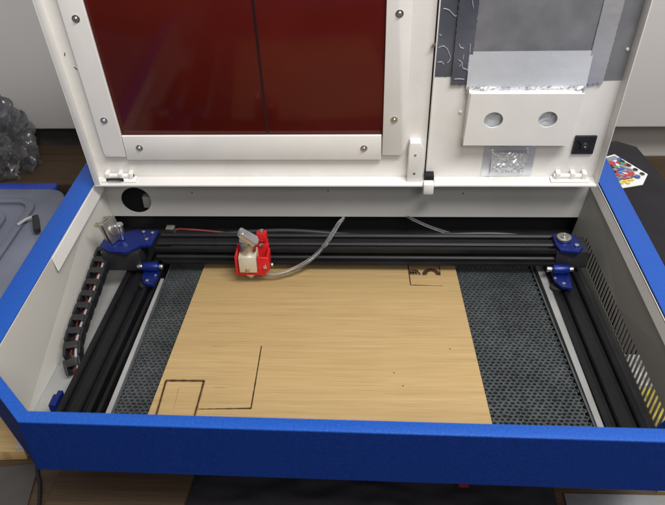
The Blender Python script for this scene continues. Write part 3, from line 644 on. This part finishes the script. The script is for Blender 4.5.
# plastic bag
b = MB(); t = bmesh.new(); bmesh.ops.create_icosphere(t, subdivisions=6, radius=1)
for v in t.verts:
    p = v.co.copy(); q = p + 0.35 * V((noise.noise(p * 2), noise.noise(p * 2 + V((9, 0, 0))), noise.noise(p * 2 + V((0, 9, 0)))))
    n = noise.noise(p * 1.5) * 0.28 - abs(noise.noise(V((q.x * 3.0, q.y * 3.0, q.z * 1.1)))) * 0.55 - abs(noise.noise(V((q.x * 8, q.y * 8, q.z * 2.5 + 3)))) * 0.16
    v.co = V((p.x * 0.095, p.y * 0.06, p.z * 0.10)) * (1.06 + n)
b._merge(t, Matrix.Translation((-0.628, 1.090, -0.030)))
bg = b.build('plastic_bag', 'bag'); zmin = min(v.co.z for v in bg.data.vertices)
for v in bg.data.vertices: v.co.z += TZ + 0.0005 - zmin if False else 0
for v in bg.data.vertices:
    if v.co.z < TZ + 0.0005: v.co.z = TZ + 0.0005
tag(bg, 'crumpled clear plastic bag behind the storage bin', 'plastic bag')

# right side: black case, leaflet, navy bag
b = MB(); b.plate([(0.3400, 0.672), (0.47, 0.672), (0.437, 0.975), (0.410, 0.995), (0.3590, 0.985), (0.3590, 0.80), (0.3400, 0.79)], [], TZ, -0.040, bev=0.003); b.plate([(0.3595, 0.690), (0.468, 0.680), (0.436, 0.974), (0.410, 0.994), (0.3595, 0.984)], [], -0.0395, 0.034, bev=0.005); t = b.build('black_case', 'cloth')
tag(t, 'black fabric case standing right of the machine under the colourful leaflet', 'case')
lf = MB(); Pz = 0.0350
pl_ = [(0.3600, 0.9080, 0.044), (0.3960, 0.9230, 0.042), (0.4190, 0.8720, 0.042), (0.4060, 0.8520, 0.043), (0.3810, 0.8430, 0.046)]
pl_ = [(0.3640, 0.915), (0.3990, 0.933), (0.4260, 0.882), (0.4130, 0.858), (0.3860, 0.850)]
lf.plate(pl_, [], Pz, Pz + 0.0012)
def disc(cx, cy, r, ry, ang, mi, z):
    lf.bm.faces.new([lf.bm.verts.new((cx + r * math.cos(k * .5236) * math.cos(ang) - ry * math.sin(k * .5236) * math.sin(ang), cy + r * math.cos(k * .5236) * math.sin(ang) + ry * math.sin(k * .5236) * math.cos(ang), z)) for k in range(12)]).material_index = mi
lf.quad([(0.3660, 0.913, Pz + .0016), (0.3980, 0.929, Pz + .0016), (0.4020, 0.921, Pz + .0016), (0.3700, 0.904, Pz + .0016)], 6)
zz = Pz + 0.0018
for k in range(70):
    u, w = random.random(), random.random()
    x = 0.373 + 0.030 * u + 0.010 * w; y = 0.913 - 0.048 * w + 0.008 * u
    disc(x, y, random.uniform(.0028, .0058), random.uniform(.0022, .0042), random.random() * 3, random.choice((1, 2, 3, 3, 1, 6, 5)), zz); zz += 0.00002
for k in range(6): disc(0.3850 + 0.0035 * k + random.uniform(-.001, .001), 0.8600 + random.uniform(-.003, .006), .003, .0022, 0, 4, zz); zz += 0.00002
for k in range(4): disc(0.4030 + 0.0052 * k, 0.9120 - 0.0105 * k, .0026, .0036, 0.5, 5, zz); zz += 0.00002
for v in lf.bm.verts:
    v.co.x = 0.394 + (v.co.x - 0.394) * 1.12 - 0.006; v.co.y = 0.89 + (v.co.y - 0.89) * 1.12 + 0.006
lf = lf.build('leaflet', ['paper', 'ink_red', 'ink_green', 'ink_blue', 'ink_yellow', 'ink_black', 'ink_grey'], smooth=0)
tag(lf, 'white leaflet with coloured spots and a row of black ovals on the black case', 'leaflet')
b = MB(); t = bmesh.new(); bmesh.ops.create_icosphere(t, subdivisions=5, radius=1)
for v in t.verts:
    p = v.co.copy(); n = noise.noise(p * 2.1 + V((5, 0, 0))) * 0.22
    v.co = V((math.copysign(abs(p.x) ** .7, p.x) * 0.060, math.copysign(abs(p.y) ** .7, p.y) * 0.13, math.copysign(abs(p.z) ** .7, p.z) * 0.075)) * (0.92 + n)
    v.co.z = max(v.co.z, -0.0715)
b._merge(t, Matrix.Translation((0.535, 0.76, TZ + 0.072))); t = b.build('navy_bag', 'navycloth'); tag(t, 'dark navy soft bag at the right beyond the black case', 'bag')
# white and yellow cartons seen through the slots
b = MB(); b.box(0.345, 0.46, 0.615, 0.668, TZ, -0.098, 0.001); t = b.build('white_carton', 'greycarton'); tag(t, 'flat white carton lying outside the slotted right wall', 'carton')
b = MB(); b.box(0.345, 0.46, 0.480, 0.612, TZ, -0.098, 0.001); t = b.build('yellow_carton', 'yellow'); tag(t, 'flat yellow carton lying outside the slotted right wall', 'carton')
# things on the worktop in front of the machine
b = MB(); b.box(-0.16, 0.16, -0.035, 0.035, TZ + 0.0005, TZ + 0.016, 0.001, Matrix.Translation((-0.52, 0.530, 0)) @ Matrix.Rotation(math.radians(4), 4, 'Z')); t = b.build('wooden_plank', 'ply'); tag(t, 'light wooden plank on the worktop left of the front left corner', 'plank')
b = MB(); b.box(-0.075, 0.075, -0.03, 0.03, TZ + 0.0005, TZ + 0.010, 0.001, Matrix.Translation((-0.235, 0.462, 0)) @ Matrix.Rotation(math.radians(-5), 4, 'Z')); t = b.build('brown_carton', 'plyedge'); tag(t, 'flat brown carton on the worktop between the thin cable and the black cloth', 'carton')
b = MB(); b.box(-0.11, 0.11, -0.075, 0.075, TZ + 0.0005, TZ + 0.003, 0, Matrix.Translation((-0.44, 0.410, 0)) @ Matrix.Rotation(math.radians(8), 4, 'Z')); t = b.build('cardboard_sheet', 'cardgrey'); tag(t, 'grey cardboard sheet on the worktop below the front left corner', 'cardboard')
b = MB(); b.tube(spline([(-0.352, 0.66, TZ + .003), (-0.347, 0.56, TZ + .003), (-0.343, 0.50, TZ + .003), (-0.327, 0.465, TZ + .0048), (-0.318, 0.42, TZ + .003), (-0.33, 0.33, TZ + .003)]), 0.0022); t = b.build('power_cable', 'bplastic'); tag(t, 'thin black cable running out under the front left corner', 'cable')
b = MB(); 
t = bmesh.new(); bmesh.ops.create_grid(t, x_segments=60, y_segments=24, size=1)
for v in t.verts:
    v.co = V((v.co.x * 0.20 + 0.035, v.co.y * 0.045 + 0.452, TZ + 0.004 + 0.012 * (0.5 + 0.5 * noise.noise(V((v.co.x * 5, v.co.y * 3, 0)))) * (1 - abs(v.co.x)) ** .3 * (1 - abs(v.co.y)) ** .3))
g = bmesh.ops.solidify(t, geom=t.faces, thickness=0.002)
b._merge(t); t = b.build('black_cloth', 'cloth'); tag(t, 'crumpled black cloth on the worktop under the blue front panel', 'cloth')
b = MB(); b.box(0.130, 0.142, 0.468, 0.482, TZ + 0.0165, TZ + 0.022, 0.002); t = b.build('red_eraser', 'redwire'); tag(t, 'small red block on the black cloth under the front panel', 'block')
b = MB(); b.box(0.245, 0.42, 0.42, 0.475, TZ + 0.0005, TZ + 0.003, 0.0005); t = b.build('metal_ruler', 'foildark'); tag(t, 'flat grey metal strip on the worktop below the front right', 'metal strip')

# ================================================================== CAMERA
f, p, yaw, roll = 718.4848, 0.6377391, 0.0614036, -0.0314948
fw = V((0, math.cos(p), -math.sin(p))); rt = V((1, 0, 0)); up = rt.cross(fw)
Z_ = Matrix.Rotation(yaw, 3, 'Z'); fw, rt, up = Z_ @ fw, Z_ @ rt, Z_ @ up
r2 = rt * math.cos(roll) + up * math.sin(roll); u2 = -rt * math.sin(roll) + up * math.cos(roll)
cd = bpy.data.cameras.new('camera'); cam = bpy.data.objects.new('camera', cd); COL.objects.link(cam)
cd.sensor_fit = 'HORIZONTAL'; cd.sensor_width = 36; cd.lens = f / 665 * 36
cd.shift_x = (332.5 - 330) / 665; cd.shift_y = -(252.5 - 250) / 665
cd.clip_start = 0.02; cd.clip_end = 50
cd.dof.use_dof = True; cd.dof.focus_distance = 0.86; cd.dof.aperture_fstop = 11
m3 = Matrix((r2, u2, -fw)).transposed(); cam.matrix_world = Matrix.Translation((0.030518, 0, 0.56)) @ m3.to_4x4()
S.camera = cam

# ================================================================== LIGHT
w = bpy.data.worlds.new('World'); S.world = w; w.use_nodes = True
nt = w.node_tree; bg_ = nt.nodes['Background']; tc = nt.nodes.new('ShaderNodeTexCoord'); sp = nt.nodes.new('ShaderNodeSeparateXYZ')
rp = nt.nodes.new('ShaderNodeValToRGB'); mr = nt.nodes.new('ShaderNodeMapRange'); mr.inputs['From Min'].default_value = -1
nt.links.new(tc.outputs['Generated'], sp.inputs[0]); nt.links.new(sp.outputs['Z'], mr.inputs['Value']); nt.links.new(mr.outputs[0], rp.inputs['Fac']); nt.links.new(rp.outputs['Color'], bg_.inputs['Color'])
e = rp.color_ramp.elements; e[0].position = 0.40; e[0].color = (0.10, 0.09, 0.085, 1); e[1].position = 0.95; e[1].color = (0.80, 0.78, 0.76, 1)
bg_.inputs['Strength'].default_value = 0.5
def area(name, loc, target, sx, sy, power, col):
    l = bpy.data.lights.new(name, 'AREA'); l.shape = 'RECTANGLE'; l.size = sx; l.size_y = sy; l.energy = power; l.color = col
    o = bpy.data.objects.new(name, l); COL.objects.link(o); o.location = loc
    o.rotation_euler = (V(target) - V(loc)).to_track_quat('-Z', 'Y').to_euler(); return o
area('ceiling_lamp', (0.55, -0.22, 1.75), (0.05, 0.65, 0.0), 1.1, 0.30, 39, (1.0, 0.985, 0.96))
area('front_light', (0.55, -1.0, 1.35), (0.1, 0.75, 0.15), 0.7, 0.5, 10, (1.0, 0.985, 0.965))  # unseen soft light from the front, aimed at the lid

S.render.engine = 'CYCLES'
S.cycles.max_bounces = 8
S.view_settings.view_transform = 'Standard'; S.view_settings.look = 'None'; S.view_settings.exposure = 0
S.render.resolution_x = 1024; S.render.resolution_y = 778
